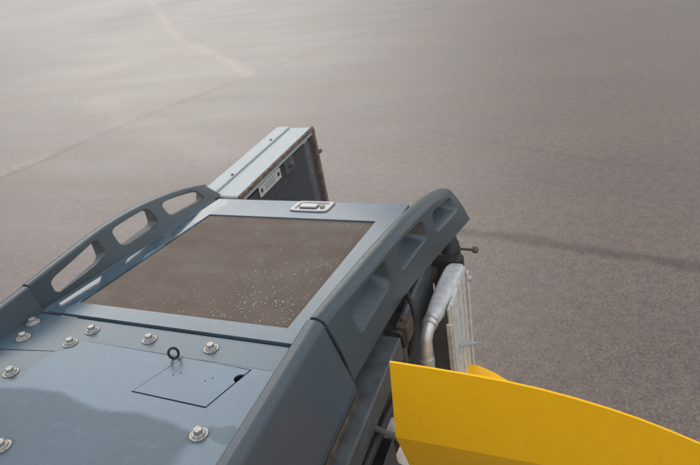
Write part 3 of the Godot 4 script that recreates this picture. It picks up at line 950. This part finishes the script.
	lathe(st, [[0.016, 0.0], [0.016, 0.04], [0.01, 0.045], [0.0, 0.045]], 10, Transform3D(Basis.IDENTITY, P(-0.64, -1.688, -1.08)))
	build(st, "terminal", M.copper, bb)

func make_door() -> void:
	# yellow side door of the engine bay, swung out square to the machine
	var z := -1.05
	var top := [[-0.462, -1.072], [-0.36, -1.0745], [-0.25, -1.079], [-0.16, -1.085], [-0.08, -1.0945], [0.0, -1.109], [0.08, -1.128], [0.142, -1.146], [0.21, -1.171], [0.27, -1.196], [0.36, -1.24], [0.45, -1.30], [0.54, -1.39], [0.58, -1.50]]
	var crease := -1.372
	var st := mb()
	var th := 0.006
	for f in 2:
		var zz := z if f == 0 else z - th
		for i in top.size() - 1:
			var a: Array = top[i]; var b: Array = top[i + 1]
			var ca := minf(crease, a[1] - 0.02); var cb := minf(crease, b[1] - 0.02)
			var xa: float = a[0] - 0.020 if i == 0 else a[0]
			st.set_smooth_group(1)
			quad(st, P(a[0], a[1], zz), P(b[0], b[1], zz), P(b[0], cb, zz), P(xa, ca, zz))
			st.set_smooth_group(2)
			var xl: float = a[0] - 0.035 if i == 0 else a[0]
			quad(st, P(xa, ca, zz), P(b[0], cb, zz), P(b[0], -1.95, zz - 0.20), P(xl, -1.95, zz - 0.20))
	st.set_smooth_group(-1)
	for i in top.size() - 1:
		var a: Array = top[i]; var b: Array = top[i + 1]
		quad(st, P(a[0], a[1], z), P(b[0], b[1], z), P(b[0], b[1], z - th), P(a[0], a[1], z - th))
	quad(st, P(-0.462, -1.072, z), P(-0.462, -1.072, z - th), P(-0.482, crease, z - th), P(-0.482, crease, z))
	quad(st, P(-0.482, crease, z), P(-0.482, crease, z - th), P(-0.497, -1.95, z - th - 0.20), P(-0.497, -1.95, z - 0.20))
	quad(st, P(0.58, -1.50, z), P(0.58, -1.50, z - th), P(0.58, -1.95, z - th - 0.20), P(0.58, -1.95, z - 0.20))
	quad(st, P(-0.497, -1.95, z - 0.20), P(0.58, -1.95, z - 0.20), P(0.58, -1.95, z - th - 0.20), P(-0.497, -1.95, z - th - 0.20))
	var d := build(st, "engine_door", M.yellow)
	d.set_meta("label", "yellow engine side door swung open")
	for y in [-1.45, -1.80]:
		st = mb()
		var dz := 0.36 * maxf(0.0, -1.372 - y)
		tube(st, [P(-0.47, y, z - th - dz - 0.012), P(-0.60, y, z - th - dz - 0.05), P(-0.79, y, z - th - dz - 0.065)], 0.010, 8)
		build(st, "hinge_arm", M.dark, d)

func make_chassis() -> void:
	var st := mb()
	box(st, P(-1.95, -2.75, -2.3), P(-0.70, -2.26, 0.6), 0.02)
	build(st, "chassis", M.yellow)
	# rounded rear counterweight that sticks out at the side
	st = mb()
	box(st, P(-2.28, -2.85, -2.85), P(-0.66, -2.36, -2.115), 0.09)
	build(st, "counterweight", M.yellow)
	st = mb()
	var gt := []; var gb := []
	for q in [[-0.66, -2.12], [-0.455, -2.12], [-0.37, -2.085], [-0.295, -2.04], [-0.27, -1.99], [-0.66, -1.95]]:
		gt.append(P(q[0], -2.1, q[1])); gb.append(P(q[0], -2.36, q[1]))
	hull8(st, gb, gt)
	build(st, "step_guard", M.yellow)
	for s in [-1, 1]:
		st = mb()
		box(st, P(-1.93 if s < 0 else -0.71, -2.26, -2.28), P(-1.92 if s < 0 else -0.70, -1.4, -2.20), 0.004)
		build(st, "body_post", M.beam)
	# left side sheet
	st = mb()
	box(st, P(-1.95, -2.26, -2.28), P(-1.90, -1.32, 0.3), 0.006)
	build(st, "side_sheet", M.beam)
	# rear wheels and axle
	var r := 0.72
	for s in [-1, 1]:
		var cx: float = MID + s * 0.82
		var xf := Transform3D(Basis(Vector3.BACK, -PI / 2.0 * s), Vector3(cx, r, 0.35))
		st = mb()
		lathe(st, [[0.34, -0.24], [0.50, -0.28], [0.66, -0.27], [0.715, -0.22], [0.72, 0.0], [0.715, 0.22], [0.66, 0.27], [0.50, 0.28], [0.34, 0.24]], 40, xf)
		for k in 22:
			var t := TAU * k / 22.0
			for sd in [-1, 1]:
				var tt := t + (PI / 22.0 if sd > 0 else 0.0)
				var bx := xf * Transform3D(Basis(Vector3.UP, tt), Vector3.ZERO)
				box(st, Vector3(0.66, -0.02 if sd > 0 else -0.26, -0.035), Vector3(0.718, 0.26 if sd > 0 else 0.02, 0.035), 0.006, bx)
		var w := build(st, "wheel", M.tyre)
		st = mb()
		lathe(st, [[0.345, -0.22], [0.33, -0.1], [0.33, 0.05], [0.30, 0.08], [0.16, 0.06], [0.15, 0.14], [0.0, 0.15]], 30, xf)
		build(st, "rim", M.yellow, w)
	st = mb()
	tube(st, [Vector3(MID - 0.8, r, 0.35), Vector3(MID + 0.8, r, 0.35)], 0.14, 14)
	build(st, "axle", M.dark)

# ---------------------------------------------------------------- scene
func _ready() -> void:
	var cam := Camera3D.new()
	cam.name = "camera"
	cam.basis = Basis(Vector3(0.92526893, -0.15939811, -0.34419421), Vector3(-0.04688641, 0.8523963, -0.52078999), Vector3(0.37640281, 0.49800883, 0.78122221)).orthonormalized()
	cam.position = Vector3(0, H, 0)
	cam.fov = 44.09
	cam.near = 0.05
	cam.far = 2500.0
	var lens := CameraAttributesPhysical.new()
	lens.frustum_focal_length = 29.63
	lens.frustum_focus_distance = 2.0
	lens.exposure_aperture = 5.6
	lens.frustum_near = 0.05
	lens.frustum_far = 2500.0
	cam.attributes = lens
	add_child(cam)
	cam.current = true
	var env := Environment.new()
	env.background_mode = Environment.BG_SKY
	var sky := Sky.new()
	var sm := ProceduralSkyMaterial.new()
	sm.sky_top_color = Color(0.93, 0.95, 0.98)
	sm.sky_horizon_color = Color(0.80, 0.81, 0.825)
	sm.sky_curve = 0.35
	sm.ground_horizon_color = Color(0.60, 0.60, 0.60)
	sm.ground_bottom_color = Color(0.40, 0.38, 0.37)
	sm.sun_angle_max = 1.0
	sky.sky_material = sm
	env.sky = sky
	env.background_energy_multiplier = 1.0
	env.tonemap_mode = Environment.TONE_MAPPER_LINEAR
	env.tonemap_exposure = 1.42
	env.fog_enabled = true
	env.fog_density = 0.007
	env.fog_light_color = Color(0.90, 0.89, 0.88)
	env.sdfgi_enabled = true
	env.ssao_enabled = true
	env.ssil_enabled = true
	var we := WorldEnvironment.new()
	we.name = "environment"
	we.environment = env
	add_child(we)
	var sun := DirectionalLight3D.new()
	sun.name = "sun"
	sun.light_energy = 0.36
	sun.light_angular_distance = 50.0
	sun.light_color = Color(1.0, 0.985, 0.965)
	sun.shadow_enabled = true
	add_child(sun)
	sun.look_at_from_position(Vector3.ZERO, Vector3(0.62, -0.70, 0.80))

	make_materials()
	M.drop = mat(Color(0.42, 0.42, 0.41), 0.06)
	M.black_steel = tri_mat(grain(256, 0.02, 71, Color(0.045, 0.050, 0.060), Color(0.075, 0.08, 0.09), 1.5), 4.0, 0.5)
	M.copper = mat(Color(0.30, 0.11, 0.05), 0.4, 0.6)
	make_ground()
	machine = Node3D.new()
	machine.name = "wheel_loader"
	add_child(machine)
	machine.position = BASE
	tag(machine, "blue-grey loader hood with mesh grille and open yellow side door", "loader")
	make_hood()
	make_grille()
	make_shoulder(-1)
	make_shoulder(1)
	make_rail(-1)
	make_rail(1)
	make_latch()
	make_rear_cooler()
	make_side_cooler()
	make_engine_bay()
	make_door()
	make_chassis()
